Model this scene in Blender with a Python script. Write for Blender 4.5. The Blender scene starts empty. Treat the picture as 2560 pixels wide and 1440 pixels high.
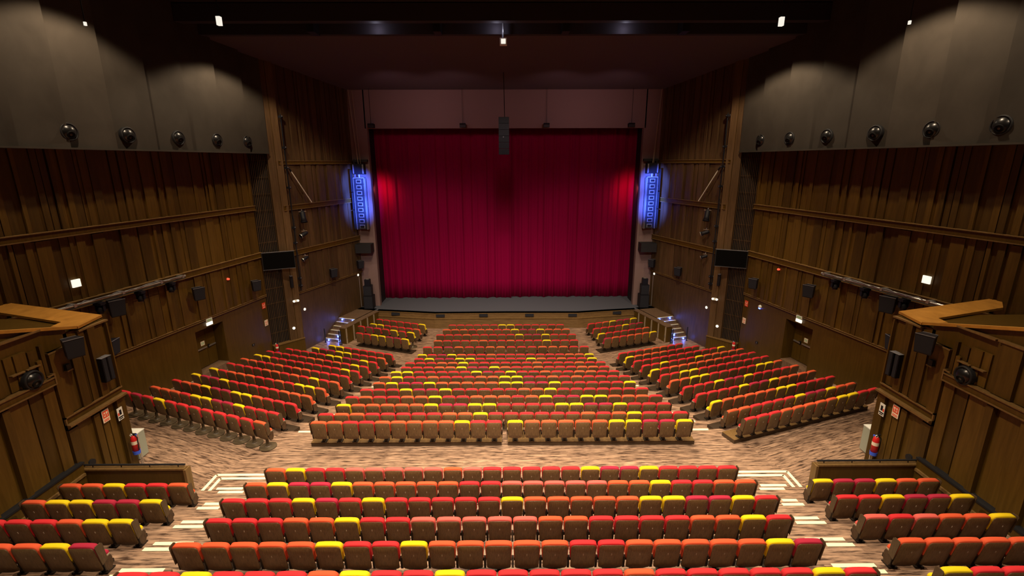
import bpy, bmesh, math, random
from mathutils import Vector, Matrix
S = bpy.context.scene
COL = S.collection
PI = math.pi

# ------------------------------------------------------------------ camera
def setup_camera():
    f, th, ps, ro = 1194.56, math.radians(14.795), math.radians(.2821), math.radians(.1688)
    fw = Vector((math.sin(ps)*math.cos(th), math.cos(ps)*math.cos(th), -math.sin(th)))
    r = Vector((math.cos(ps), -math.sin(ps), 0)); d = fw.cross(r)
    r2 = r*math.cos(ro)+d*math.sin(ro); d2 = -r*math.sin(ro)+d*math.cos(ro)
    cam = bpy.data.cameras.new('camera'); o = bpy.data.objects.new('camera', cam); COL.objects.link(o)
    m = Matrix.Identity(4)
    for i in range(3):
        m[i][0] = r2[i]; m[i][1] = -d2[i]; m[i][2] = -fw[i]
    m[0][3], m[1][3], m[2][3] = .238, 0, 11.4
    o.matrix_world = m
    cam.sensor_width = 36; cam.lens = f/2560*36; cam.clip_end = 200; cam.clip_start = .05
    S.camera = o
setup_camera()

# ------------------------------------------------------------------ world, exposure, house lights
w = bpy.data.worlds.new('world'); S.world = w; w.use_nodes = True
w.node_tree.nodes['Background'].inputs[0].default_value = (.02, .018, .02, 1)
w.node_tree.nodes['Background'].inputs[1].default_value = 0.15
S.view_settings.view_transform = 'Standard'; S.view_settings.look = 'None'
S.view_settings.exposure = 0.0; S.view_settings.gamma = 1; S.view_settings.use_curve_mapping = False
S.cycles.use_denoising = True
S.cycles.max_bounces = 6; S.cycles.diffuse_bounces = 2; S.cycles.glossy_bounces = 3
S.cycles.sample_clamp_indirect = 3

def spot(name, loc, target, power, size, blend, color, radius=.15):
    l = bpy.data.lights.new(name, 'SPOT'); l.energy = power; l.spot_size = math.radians(size)
    l.spot_blend = blend; l.color = color; l.shadow_soft_size = radius
    o = bpy.data.objects.new(name, l); COL.objects.link(o); o.location = loc
    o.rotation_euler = (Vector(target)-Vector(loc)).to_track_quat('-Z', 'Y').to_euler()
    return o
WARM = (1, .83, .62)
WARM2 = (1, .76, .50)
# house downlights in the ceiling over the stalls and over the balcony edge
for x, y, z, p, sz in [(0, 1.0, 16.8, 1500, 92), (-4.5, 3.5, 17, 1300, 92), (4.5, 3.5, 17, 1300, 92), (0, 7.5, 17.2, 7600, 92), (-4.5, 12, 17.2, 3400, 96), (4.5, 12, 17.2, 3400, 96),
                       (0, 17.5, 17.2, 3400, 96), (-5, 21, 17.0, 3200, 104), (5, 21, 17.0, 3200, 104), (-7.5, 27, 16.0, 750, 112), (7.5, 27, 16.0, 750, 112)]:  # last pair added to brighten the walls beside the stage
    spot('house_downlight', (x, y, z), (x, y+1.5, 0), p, sz, .35, WARM if abs(x) < 1 else WARM2, .25)
for x in (-3.5, 3.5):
    spot('seat_fill_spot', (x, 5, 17.0), (x*1.2, 22.5, .5), 6500, 62, .6, WARM, .25)  # forward fill spots added to brighten the far seat backs
# downlights along the side walls
for s in (-1, 1):
    for a, z, p, sz in ((-9.2, 17.8, 900, 116), (-2.0, 17.8, 1500, 116), (4.7, 16.75, 1200, 134)):
        x, y = 15.2-a*.1908-2.9*.9816, 19.5+a*.9816-2.9*.1908
        spot('wall_downlight', (s*x, y, z), (s*x, y, 0), p, sz, .30, WARM2, .12)
# stage front wash on the curtain
for x in (-6, 0, 6):
    spot('curtain_wash', (x, 24.6, 16.6), (x*.8, 36, 3.0), 1250, 56, .9, (1, .78, .68), .3)
for x in (-7, -3.4, 3.4, 7):
    spot('header_fill', (x, 27.5, 14.6), (x*.9, 34, 14.6), 200, 90, 1, (1, .60, .62), .3)  # pink fill added in mid-air to lift the wall above the opening
# blue and red spots added in mid-air beside the proscenium, without fixtures
for s in (-1, 1):
    for z0, z1 in ((10.4, 9.8), (8.6, 8.3)):
        spot('blue_unit', (s*9.0, 32.0, z0), (s*10.5, 33.9, z1), 2300, 76, 1, (.06, .135, 1), .08)
    spot('red_unit', (s*9.25, 34.7, 9.6), (s*9.3, 36.1, 9.2), 170, 125, .9, (1, .12, .14), .15)

# ------------------------------------------------------------------ materials
def nodes_of(name):
    m = bpy.data.materials.new(name); m.use_nodes = True
    nt = m.node_tree; return m, nt, nt.nodes['Principled BSDF']
def plain(name, col, rough=.6, metal=0, emit=0, spec=.3, bump=0, bscale=200):
    m, nt, b = nodes_of(name)
    b.inputs['Base Color'].default_value = (*col, 1); b.inputs['Roughness'].default_value = rough
    b.inputs['Metallic'].default_value = metal; b.inputs['Specular IOR Level'].default_value = spec
    if emit:
        b.inputs['Emission Color'].default_value = (*col, 1); b.inputs['Emission Strength'].default_value = emit
    if bump:
        n = nt.nodes.new('ShaderNodeTexNoise'); n.inputs['Scale'].default_value = bscale
        bp = nt.nodes.new('ShaderNodeBump'); bp.inputs['Strength'].default_value = bump
        nt.links.new(n.outputs['Fac'], bp.inputs['Height']); nt.links.new(bp.outputs['Normal'], b.inputs['Normal'])
    return m
def ramp(nt, stops):
    r = nt.nodes.new('ShaderNodeValToRGB'); e = r.color_ramp.elements
    while len(e) > 1: e.remove(e[-1])
    e[0].position = stops[0][0]; e[0].color = (*stops[0][1], 1)
    for p, c in stops[1:]:
        x = e.new(p); x.color = (*c, 1)
    return r
def wood(name, dark, light, scale=(3, 3, .25), rough=.5, spec=.3, island=.35, rot=0, nscale=4, detail=5, stops=(.3, .7)):
    m, nt, b = nodes_of(name)
    tc = nt.nodes.new('ShaderNodeTexCoord'); mp = nt.nodes.new('ShaderNodeMapping')
    mp.inputs['Scale'].default_value = scale; mp.inputs['Rotation'].default_value = (0, 0, rot)
    nt.links.new(tc.outputs['Object'], mp.inputs['Vector'])
    n = nt.nodes.new('ShaderNodeTexNoise'); n.inputs['Scale'].default_value = nscale; n.inputs['Detail'].default_value = detail
    n.inputs['Roughness'].default_value = .6; n.inputs['Distortion'].default_value = .4
    nt.links.new(mp.outputs['Vector'], n.inputs['Vector'])
    r = ramp(nt, [(stops[0], dark), (stops[1], light)]); nt.links.new(n.outputs['Fac'], r.inputs['Fac'])
    out = r.outputs['Color']
    if island:
        g = nt.nodes.new('ShaderNodeNewGeometry'); mr = nt.nodes.new('ShaderNodeMapRange')
        mr.inputs['To Min'].default_value = 1-island; mr.inputs['To Max'].default_value = 1+island*.6
        nt.links.new(g.outputs['Random Per Island'], mr.inputs['Value'])
        hv = nt.nodes.new('ShaderNodeHueSaturation'); nt.links.new(mr.outputs['Result'], hv.inputs['Value'])
        nt.links.new(out, hv.inputs['Color']); out = hv.outputs['Color']
    nt.links.new(out, b.inputs['Base Color'])
    b.inputs['Roughness'].default_value = rough; b.inputs['Specular IOR Level'].default_value = spec
    return m
def plank_floor(name, rot):
    m, nt, b = nodes_of(name)
    tc = nt.nodes.new('ShaderNodeTexCoord'); mp = nt.nodes.new('ShaderNodeMapping')
    mp.inputs['Rotation'].default_value = (0, 0, rot)
    nt.links.new(tc.outputs['Object'], mp.inputs['Vector'])
    br = nt.nodes.new('ShaderNodeTexBrick'); br.inputs['Scale'].default_value = 1
    br.inputs['Brick Width'].default_value = 1.3; br.inputs['Row Height'].default_value = .075
    br.inputs['Mortar Size'].default_value = .0; br.offset = .37; br.offset_frequency = 3
    br.inputs['Color1'].default_value = (.235, .152, .105, 1); br.inputs['Color2'].default_value = (.355, .238, .165, 1)
    nt.links.new(mp.outputs['Vector'], br.inputs['Vector'])
    mp2 = nt.nodes.new('ShaderNodeMapping'); mp2.inputs['Scale'].default_value = (1.3, 11, 1)
    nt.links.new(mp.outputs['Vector'], mp2.inputs['Vector'])
    n = nt.nodes.new('ShaderNodeTexNoise'); n.inputs['Scale'].default_value = 1.6; n.inputs['Detail'].default_value = 4
    n.inputs['Roughness'].default_value = .62
    nt.links.new(mp2.outputs['Vector'], n.inputs['Vector'])
    r = ramp(nt, [(.36, (.16, .13, .12)), (.475, (.80, .77, .75)), (.66, (1.45, 1.40, 1.32))]); nt.links.new(n.outputs['Fac'], r.inputs['Fac'])
    mx = nt.nodes.new('ShaderNodeMix'); mx.data_type = 'RGBA'; mx.blend_type = 'MULTIPLY'; mx.inputs['Factor'].default_value = 1
    nt.links.new(br.outputs['Color'], mx.inputs['A']); nt.links.new(r.outputs['Color'], mx.inputs['B'])
    nt.links.new(mx.outputs['Result'], b.inputs['Base Color'])
    b.inputs['Roughness'].default_value = .45; b.inputs['Specular IOR Level'].default_value = .25
    return m
MW = wood('wall_wood', (.064, .033, .0035), (.102, .054, .0075))
MWD = wood('wall_wood_smooth', (.062, .033, .004), (.086, .046, .0065), island=0, rough=.38)
MWS = wood('stage_wall_wood', (.062, .034, .014), (.105, .060, .027))
MRAIL = wood('rail_wood', (.13, .074, .024), (.19, .11, .038), island=0)
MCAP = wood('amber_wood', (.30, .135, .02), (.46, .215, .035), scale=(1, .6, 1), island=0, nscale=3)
MSEAT = wood('seat_back_wood', (.088, .050, .020), (.158, .094, .040), scale=(9, 9, 2), island=.25, rough=.42, spec=.4)
MAPRON = wood('apron_wood', (.11, .062, .022), (.18, .105, .04), scale=(.4, 2, 3), island=0)
MSTEP = wood('step_wood', (.10, .06, .035), (.20, .125, .075), scale=(4, 4, 1), island=0)
MFLOOR = plank_floor('plank_floor', 0)
MFL = plank_floor('plank_floor_left', math.radians(20)); MFR = plank_floor('plank_floor_right', math.radians(-20))
MSTRIP = plain('pale_strip', (.88, .86, .60), .5)
MPLINTH = plain('plinth_brown', (.062, .038, .021), .5)
MFRAME = plain('seat_frame_dark', (.020, .013, .009), .5)
MDISC = plain('disc_foot', (.085, .062, .036), .45)
MARMW = wood('arm_wood', (.045, .024, .012), (.085, .046, .024), scale=(8, 8, 2), island=0)
MENDW = wood('end_panel_wood', (.060, .036, .018), (.105, .064, .032), scale=(8, 8, 2), island=0)
MARM = plain('armrest_pale', (.30, .23, .16), .45)
MBLACK = plain('black_matte', (.012, .012, .014), .6)
MBLK2 = plain('black_cabinet', (.009, .009, .013), .5, spec=.2)
MGRILLE = plain('speaker_cloth', (.014, .015, .022), .8)
MEDGE = plain('cabinet_edge', (.16, .16, .18), .4)
MSCREEN = plain('screen_black', (.002, .002, .002), .6, spec=.05)
MSTEEL = plain('steel', (.45, .44, .42), .35, .8)
MCHROME = plain('bright_steel', (.75, .75, .75), .25, .9)
MNOZ = plain('nozzle_black', (.045, .045, .047), .30, .8, spec=.5)
MHOLE = plain('nozzle_hole', (.002, .002, .002), .9)
MCONC = wood('bulkhead_plaster', (.034, .028, .022), (.048, .040, .032), scale=(.5, .5, .4), island=.24, rough=.9, nscale=2)  # painted tone steps between panels stand in for light changing at the folds
MDARK = plain('dark_ceiling', (.030, .026, .030), .85)
MPROS = plain('proscenium_paint', (.19, .125, .120), .9)
MCEIL = plain('ceiling_panel', (.075, .055, .062), .85)
MSTAGE = plain('stage_blue_grey', (.075, .085, .105), .6, bump=.15, bscale=60)
MWHITE = plain('white_plastic', (.75, .76, .70), .5)
MLAMP = plain('white_lamp', (1, .97, .85), .5, emit=.9)
MGREEN = plain('pale_green', (.35, .55, .35), .5)
MREDP = plain('red_paint', (.62, .02, .02), .35)
MREDS = plain('sign_red', (.75, .07, .03), .5)
MCREAM = plain('sign_cream', (.85, .72, .55), .5)
MBLUE = plain('blue_band', (.05, .12, .75), .5)
MLED = plain('blue_led', (.06, .12, 1), .5, emit=14)
MCAB = plain('cabinet_grey', (.34, .36, .29), .5)
MGLASS = plain('dark_glossy_desk', (.03, .022, .018), .12, spec=.6)
MRED_LIGHT = plain('red_indicator', (1, .10, .05), .5, emit=1.0)
FAB = {'Y': plain('fabric_yellow', (.76, .55, .004), .85, bump=.2), 'O': plain('fabric_orange', (.62, .085, .028), .85, bump=.2),
       'R': plain('fabric_red', (.55, .020, .026), .85, bump=.2), 'C': plain('fabric_crimson', (.36, .014, .042), .85, bump=.2),
       'P': plain('fabric_coral', (.62, .105, .085), .85, bump=.2)}
def curtain_mat():
    m, nt, b = nodes_of('curtain_velvet')
    b.inputs['Base Color'].default_value = (.20, .0008, .036, 1); b.inputs['Roughness'].default_value = .9
    b.inputs['Sheen Weight'].default_value = .15; b.inputs['Sheen Tint'].default_value = (.6, .02, .08, 1)
    b.inputs['Specular IOR Level'].default_value = .05
    return m
MCURT = curtain_mat()

# ------------------------------------------------------------------ mesh builder
class MB:
    def __init__(s): s.v = []; s.f = []; s.m = []; s.mats = []
    def mi(s, mat):
        if mat not in s.mats: s.mats.append(mat)
        return s.mats.index(mat)
    def poly(s, pts, mat):
        i = len(s.v); s.v += [tuple(p) for p in pts]; s.f.append(tuple(range(i, i+len(pts)))); s.m.append(s.mi(mat))
    def mesh(s, verts, faces, mat):
        i = len(s.v); s.v += [tuple(p) for p in verts]; k = s.mi(mat)
        for f in faces: s.f.append(tuple(i+j for j in f)); s.m.append(k)
    def hexa(s, c, mat):   # 8 corners: bottom 4 then top 4
        s.mesh(c, [(3, 2, 1, 0), (4, 5, 6, 7), (0, 1, 5, 4), (1, 2, 6, 5), (2, 3, 7, 6), (3, 0, 4, 7)], mat)
    def box(s, x0, x1, y0, y1, z0, z1, mat, F=None):
        c = [(x0, y0, z0), (x1, y0, z0), (x1, y1, z0), (x0, y1, z0), (x0, y0, z1), (x1, y0, z1), (x1, y1, z1), (x0, y1, z1)]
        if F: c = [F(*p) for p in c]
        s.hexa(c, mat)
    def prism(s, pts, z0, z1, mat, F=None, axis='z', cap=True):
        n = len(pts)
        if axis == 'z': a = [(x, y, z0) for x, y in pts]; b = [(x, y, z1) for x, y in pts]
        elif axis == 'y': a = [(x, z0, y) for x, y in pts]; b = [(x, z1, y) for x, y in pts]
        else: a = [(z0, x, y) for x, y in pts]; b = [(z1, x, y) for x, y in pts]
        c = a+b
        if F: c = [F(*p) for p in c]
        fs = [(i, (i+1) % n, n+(i+1) % n, n+i) for i in range(n)]
        if cap: fs += [tuple(range(n))[::-1], tuple(range(n, 2*n))]
        s.mesh(c, fs, mat)
    def tube(s, p, q, r, mat, n=8, r2=None, cap=True):
        p, q = Vector(p), Vector(q); d = (q-p).normalized(); a = d.orthogonal().normalized(); b = d.cross(a)
        r2 = r if r2 is None else r2
        v = [tuple(c+(a*math.cos(t)+b*math.sin(t))*rr) for c, rr in ((p, r), (q, r2)) for t in [2*PI*i/n for i in range(n)]]
        fs = [(i, (i+1) % n, n+(i+1) % n, n+i) for i in range(n)]
        if cap: fs += [tuple(range(n))[::-1], tuple(range(n, 2*n))]
        s.mesh(v, fs, mat)
    def path(s, pts, r, mat, n=6):
        for a, b in zip(pts, pts[1:]): s.tube(a, b, r, mat, n)
    def lathe(s, prof, mat, n=20, o=(0, 0, 0), axis=(0, 0, 1)):
        ax = Vector(axis).normalized(); a = ax.orthogonal().normalized(); b = ax.cross(a); o = Vector(o); v = []
        for r, h in prof:
            for i in range(n):
                t = 2*PI*i/n; v.append(tuple(o+ax*h+(a*math.cos(t)+b*math.sin(t))*r))
        fs = [(k*n+i, k*n+(i+1) % n, (k+1)*n+(i+1) % n, (k+1)*n+i) for k in range(len(prof)-1) for i in range(n)]
        s.mesh(v, fs, mat)
    def plate(s, ol, y0, y1, bev, mat, shear=None, bulge=0):
        """outline (x,z) thickened from y0 to y1 with softened edges; bulge pushes the y0 face outward"""
        n = len(ol); cx = sum(p[0] for p in ol)/n; cz = sum(p[1] for p in ol)/n
        def ins(k): return [(cx+(x-cx)*k[0], cz+(z-cz)*k[1]) for x, z in ol]
        wx = max(p[0] for p in ol)-cx; wz = max(p[1] for p in ol)-cz
        kb = (1-bev/wx, 1-bev/wz)
        loops = []
        if bulge: loops.append((ins((.45, .45)), y0-bulge))
        loops += [(ins(kb), y0), (ol, y0+bev), (ol, y1-bev), (ins(kb), y1)]
        v = []; sh = shear or (lambda z: 0)
        for l, y in loops: v += [(x, y+sh(z), z) for x, z in l]
        fs = []
        for k in range(len(loops)-1): fs += [(k*n+i, k*n+(i+1) % n, (k+1)*n+(i+1) % n, (k+1)*n+i) for i in range(n)]
        L = (len(loops)-1)*n
        fs += [tuple(range(n))[::-1], tuple(range(L, L+n))]
        s.mesh(v, fs, mat)
    def build(s, name, parent=None, smooth=False):
        me = bpy.data.meshes.new(name); me.from_pydata(s.v, [], s.f)
        for m in s.mats: me.materials.append(m)
        me.polygons.foreach_set('material_index', s.m)
        bm = bmesh.new(); bm.from_mesh(me); bmesh.ops.recalc_face_normals(bm, faces=bm.faces); bm.to_mesh(me); bm.free()
        if smooth: me.shade_smooth()
        me.update()
        o = bpy.data.objects.new(name, me); COL.objects.link(o)
        if parent: o.parent = parent
        return o
def rrect(wt, wb, z0, z1, rt, rb, n=4, sag=0, dome=0):
    """rounded outline, half-widths wt at top and wb at bottom"""
    pts = []
    for cx, cz, r, a0 in ((wt-rt, z1-rt, rt, 0), (-(wt-rt), z1-rt, rt, 90), (-(wb-rb), z0+rb, rb, 180), (wb-rb, z0+rb, rb, 270)):
        for i in range(n+1):
            a = math.radians(a0+90*i/n); pts.append([cx+r*math.cos(a), cz+r*math.sin(a)])
        if a0 == 180 and sag:
            for k in (-.5, 0, .5): pts.append([k*wb, z0-sag*(1-k*k*4*.25)])
    if dome: pts = pts[:n+1]+[[wt*.4, z1+dome*.8], [0, z1+dome], [-wt*.4, z1+dome*.8]]+pts[n+1:]
    return [tuple(p) for p in pts]
def tag(o, label=None, cat=None, group=None, kind=None):
    if label: o['label'] = label
    if cat: o['category'] = cat
    if group: o['group'] = group
    if kind: o['kind'] = kind
    return o
def struct(mb, name, label=None, smooth=False):
    o = mb.build(name, smooth=smooth); o['kind'] = 'structure'
    if label: o['label'] = label
    return o
def thing(name, label, cat, loc=(0, 0, 0), rz=0, group=None):
    o = bpy.data.objects.new(name, None); COL.objects.link(o); o.location = loc; o.rotation_euler = (0, 0, rz)
    o.empty_display_size = .1
    return tag(o, label, cat, group)
def copy_tree(o, parent=None):
    c = o.copy(); COL.objects.link(c)
    if parent: c.parent = parent
    for ch in o.children: copy_tree(ch, c)
    return c
SIDES = ((-1, 'left'), (1, 'right'))

# ------------------------------------------------------------------ floor: terraces
ROWY = [14.25, 15.26, 16.25, 17.20, 18.19, 19.13, 20.10, 21.06, 22.01, 22.95, 23.90, 24.84]
TOPZ = [3.0, 2.75, 2.57, 2.40, 2.22, 2.06, 1.88, 1.69, 1.50, 1.33, 1.15, .99]
BEND = [8.13, 8.02, 7.87, 7.69, 7.53, 7.29, 7.18, 7.02, 6.87, 6.70, 6.52, 6.36]
T20 = math.tan(math.radians(20))
XW = 17.0
HS = .94
FZ = [t-1.07 for t in TOPZ]; FZ[0] = 1.92; FZ[10] = .09; FZ[11] = 0
SZ = [t-HS for t in TOPZ]; SZ[0] = 2.08
mb = MB()
def nose(k):   # front edge of terrace k: list of points
    y = ROWY[k+1]+.31; b = BEND[k+1]
    return [(-XW, y+(XW-b)*T20), (-b, y), (b, y), (XW, y+(XW-b)*T20)]
def strip_quads(a, b, z, dz):
    for i, m in ((0, MFL), (1, MFLOOR), (2, MFR)):
        mb.poly([(*a[i], z), (*a[i+1], z), (*b[i+1], z), (*b[i], z)], m)
        mb.poly([(*b[i], z), (*b[i+1], z), (*b[i+1], z-dz), (*b[i], z-dz)], m)
prev = [(-XW, 11.4), (-BEND[0], 11.4), (BEND[0], 11.4), (XW, 11.4)]
# cross aisle: straight planks in the middle, turned planks beside the angled blocks
n0 = nose(0)
mb.poly([(-9.5, 11.4, 1.92), (9.5, 11.4, 1.92), (8.02, n0[2][1], 1.92), (-8.02, n0[1][1], 1.92)], MFLOOR)
for s, m in ((-1, MFL), (1, MFR)):
    mb.poly([(s*9.5, 11.4, 1.92), (s*XW, 11.4, 1.92), (s*XW, n0[3][1], 1.92), (s*8.02, n0[2][1], 1.92)], m)
for i in range(3): mb.poly([(*n0[i], 1.92), (*n0[i+1], 1.92), (*n0[i+1], FZ[1]), (*n0[i], FZ[1])], MFLOOR)
prev = n0
for k in range(1, 11):
    cur = nose(k); nz = FZ[k+1]
    strip_quads(prev, cur, FZ[k], FZ[k]-nz); prev = cur
flat = [(-XW, 33.4), (-BEND[11], 33.4), (BEND[11], 33.4), (XW, 33.4)]
strip_quads(prev, flat, 0, .1)
# rear block
REARY = [6.67, 7.64, 8.62, 9.60, 10.57, 11.56]      # rows Z A B C D E
REARZ = [3.60, 3.32, 3.04, 2.76, 2.47, 2.19]
edges = [4.0]+[y for y in REARY[1:]]
for i in range(5):
    y0 = 4.0 if i == 0 else REARY[i]; y1 = REARY[i+1]; z = REARZ[i]; zn = REARZ[i+1]
    mb.poly([(-12, y0, z), (12, y0, z), (12, y1, z), (-12, y1, z)], MFLOOR)
    mb.poly([(-12, y1, z), (12, y1, z), (12, y1, zn-.6), (-12, y1, zn-.6)], MFLOOR)
mb.box(-8.53, 8.53, 11.5, 12.53, 1.9, 2.19, MFLOOR)
mb.box(-8.87, 8.87, 11.5, 12.88, 1.9, 2.055, MFLOOR)
for s in (-1, 1):
    a, b = sorted((s*8.95, s*12.0)); mb.box(a, b, 11.5, 11.78, 1.9, 2.47, MFLOOR)
    # half steps in the aisles of the rear block
    for z, y, x0, x1 in ((2.34, 11.87, 6.9, 8.25), (2.62, 10.89, 6.9, 7.93), (2.905, 9.90, 6.7, 7.82), (3.18, 8.92, 6.7, 7.74), (3.46, 7.92, 6.6, 7.66)):
        a, b = sorted((s*x0, s*x1)); mb.box(a, b, y-.34, y, z-.16, z, MFLOOR)
floor_o = struct(mb, 'floor', 'stepped plank floor of the auditorium')
# pale step strips: each a thing stuck to a nosing
def step_strip(pts, z, label, group='pale strips on the step edges', wd=.095):
    m = MB(); n = len(pts)
    P = [Vector((*p, 0)) for p in pts]
    for a, b in zip(P, P[1:]):
        d = (b-a).normalized(); nn = Vector((-d.y, d.x, 0))
        q = [a-nn*wd/2, b-nn*wd/2, b+nn*wd/2, a+nn*wd/2]
        m.hexa([(p.x, p.y, z+.002) for p in q]+[(p.x, p.y, z+.014) for p in q], MSTRIP)
    o = m.build('step_strip'); return tag(o, label, 'step strip', group)
ORD = ['first', 'second', 'third', 'fourth', 'fifth', 'sixth', 'seventh', 'eighth', 'ninth', 'tenth', 'eleventh', 'twelfth', 'thirteenth']
for s, sd in SIDES:
    step_strip([(s*6.75, 12.86), (s*8.84, 12.86), (s*8.84, 12.13)], 2.055, f'outer bent pale strip on the low step by the cross aisle, {sd} side')
    step_strip([(s*6.75, 12.50), (s*8.50, 12.50), (s*8.50, 11.95)], 2.19, f'inner bent pale strip on the upper step by the cross aisle, {sd} side')
    for k, (z, y, x0, x1, z2, y2, x2, x3) in enumerate(((2.34, 11.84, 7.45, 8.2, 2.47, 11.52, 7.25, 7.95), (2.62, 10.86, 7.5, 7.9, 2.76, 10.53, 7.3, 7.86), (2.905, 9.87, 6.95, 7.8, 3.04, 9.56, 7.05, 7.76),
                                                  (3.18, 8.89, 6.86, 7.72, 3.32, 8.58, 7.1, 7.7), (3.46, 7.89, 6.75, 7.63, 3.60, 7.60, 7.1, 7.6))):
        step_strip([(s*x0, y), (s*x1, y)], z, f'pale strip on the {ORD[k]} half step up the rear {sd} aisle')
        step_strip([(s*x2, y2), (s*x3, y2)], z2, f'pale strip on the {ORD[k]} full step up the rear {sd} aisle')
    HALF = [6.44, 6.6, 6.33, 6.33, 6.05, 5.78, 5.78, 5.5, 5.23, 5.23, 4.95]
    LEN = [.85, .6, .75, .55, .5, .55, .55, .55, .6, .6, .5]
    for k in range(11):
        x0 = HALF[k]+.18; y = ROWY[k+1]+.25
        step_strip([(s*x0, y), (s*(x0+LEN[k]), y)], FZ[k], f'pale strip on step edge {ORD[k]} down the {sd} aisle from the cross aisle', wd=.10)
    for k in range(1, 8):   # by the side walls
        wx = 14.35-.16*k; y = ROWY[k+1]+.25+(wx-BEND[k+1])*T20
        step_strip([(s*wx, y), (s*(wx+.24), y+.24*T20)], FZ[k], f'short pale strip by the {sd} wall beside side row {ORD[k]}', 'short strips by the side walls', .09)

# plinths under the front rows of the stalls
MPLD = plain('plinth_shaded', (.036, .022, .012), .6)  # darker copy of the plinth brown, shadow of the seats put into the colour
def plinth(name, F, x0, x1, y0, y1, z0, z1, label):
    big = z1-z0 > .14; mt = MPLINTH if big else MPLD
    m = MB(); m.box(x0, x1, y0, y1, z0, z1-.02, mt, F); m.box(x0, x1, y0-.012, y1, z1-.02, z1-.004, MRAIL if big else mt, F)
    return tag(m.build(name), label, 'plinth', 'low plinths under seat rows')
def rowF(ox, oy, ang):
    c, sn = math.cos(math.radians(ang)), math.sin(math.radians(ang))
    return lambda x, y, z: (ox+x*c-y*sn, oy+x*sn+y*c, z)
plinth('seat_plinth', None, -6.62, -.06, 14.58, 15.2, 1.92, 2.08, 'long brown plinth under the left half of the stalls row by the cross aisle')
plinth('seat_plinth', None, .15, 6.60, 14.58, 15.2, 1.92, 2.08, 'long brown plinth under the right half of the stalls row by the cross aisle')
plinth('seat_plinth', rowF(8.13, 14.34, 20), -.05, 6.68, .29, .85, 1.92, 2.08, 'angled brown plinth under the right side row by the cross aisle')
NS = [12]*9+[11, 9, 8]; NM = [23, 24, 23, 23, 22, 21, 21, 20, 19, 19, 18, 18]
for k in range(1, 12):
    h = NM[k]*.275
    plinth('seat_plinth', None, -h, h, ROWY[k]+.34, ROWY[k]+.85, FZ[k], SZ[k]-.004, f'narrow plinth under the {ORD[k]} stalls row beyond the cross aisle')
    for s, sd in SIDES:
        F = rowF(BEND[k], ROWY[k]+.04, 20); F2 = F if s > 0 else (lambda x, y, z, F=F: (-F(x, y, z)[0], F(x, y, z)[1], z))
        plinth('seat_plinth', F2, -.06, NS[k]*.55+.05, .30, .85, FZ[k], SZ[k]-.004, f'narrow plinth under the {ORD[k]} {sd} side row beyond the cross aisle')
for s, sd in SIDES:
    F = rowF(5.97, 27.17, 20)
    F2 = F if s > 0 else (lambda x, y, z, F=F: (-F(x, y, z)[0], F(x, y, z)[1], z))
    plinth('seat_plinth', F2, -.1, 3.95, .22, .8, 0, .066, f'thin brown plinth under the small {sd} row nearest the stage side aisle')

# ------------------------------------------------------------------ seats
def shear(z): return .105*(.90-z)/.62
def seat_parts(cm, base='post', n=4):
    """list of (part name, MB)"""
    P = []
    m = MB(); m.plate(rrect(.243, .236, .285, .908, .065, .05, n, sag=.03), 0, .03, .008, MSEAT, shear, bulge=.014); P.append(('back_shell', m, n > 2))
    m = MB(); m.plate(rrect(.262, .248, .53, .944, .085, .03, n, dome=.008), .012, .138, .018, cm, shear); P.append(('back_cushion', m, n > 2))
    m = MB(); m.plate(rrect(.225, .215, .34, .60, .06, .05, n), .24, .34, .025, cm, lambda z: .06*(z-.4)); P.append(('seat_cushion', m, n > 2))
    for s in (-1, 1):
        m = MB()
        a, b = sorted((s*.2725, s*.259))
        m.prism([(.12, .28), (.20, .28), (.20, .54), (.09, .56)], a, b, MFRAME, axis='x')
        c, d = sorted((s*.2735, s*.254)); m.prism([(.13, .32), (.16, .24), (.26, .22), (.31, .32), (.31, .46), (.28, .53), (.12, .55)], c, d, MARMW, axis='x')
        m.box(c, d, .15, .29, .535, .56, MARM)
        P.append(('side_frame', m, False))
    m = MB()
    if base == 'post':
        m.box(-.045, .045, .33, .45, 0, .34, MFRAME); m.box(-.09, .09, .31, .52, 0, .03, MFRAME)
        m.box(-.25, .25, .30, .36, .28, .36, MFRAME)
    else:
        m.lathe([(0, -.13), (.28, -.13), (.28, -.105), (.08, -.085), (.05, .0), (.045, .34), (0, .34)], MDISC, 24 if n > 2 else 12, (0, .26, 0))
        m.lathe([(.085, -.09), (.07, -.06), (.05, -.05)], MCHROME, 16 if n > 2 else 8, (0, .26, 0))
        m.box(-.25, .25, .22, .30, .28, .36, MFRAME)
    P.append(('pedestal', m, False))
    if n > 2:
        m = MB(); m.box(-.008, .008, -.022, -.006, .66, .70, MARM, None)
        m.v = [(x, y+shear(z)-.004, z) for x, y, z in m.v]; P.append(('number_plate', m, False))
    return P
PROTO = {}
CN = {'Y': 'yellow', 'O': 'orange', 'R': 'red', 'C': 'crimson', 'P': 'coral pink'}
def seat_proto(c, base):
    if (c, base) not in PROTO:
        r = bpy.data.objects.new('theatre_seat', None); r.empty_display_size = .1
        ch = []
        for nm, m, sm in seat_parts(FAB[c], base): 
            o = m.build(nm, smooth=sm); COL.objects.unlink(o); o.parent = r; ch.append(o)
        PROTO[(c, base)] = (r, ch)
    return PROTO[(c, base)]
ENDP = {}
def end_panel(side):
    if side not in ENDP:
        m = MB(); a, b = sorted((side*.2755, side*.292))
        m.prism([(.0, .90), (.02, .935), (.13, .935), (.165, .90), (.20, .50), (.07, .46)], a, b, MENDW, axis='x')
        ENDP[side] = m.build('end_panel'); COL.objects.unlink(ENDP[side])
    return ENDP[side]
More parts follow.
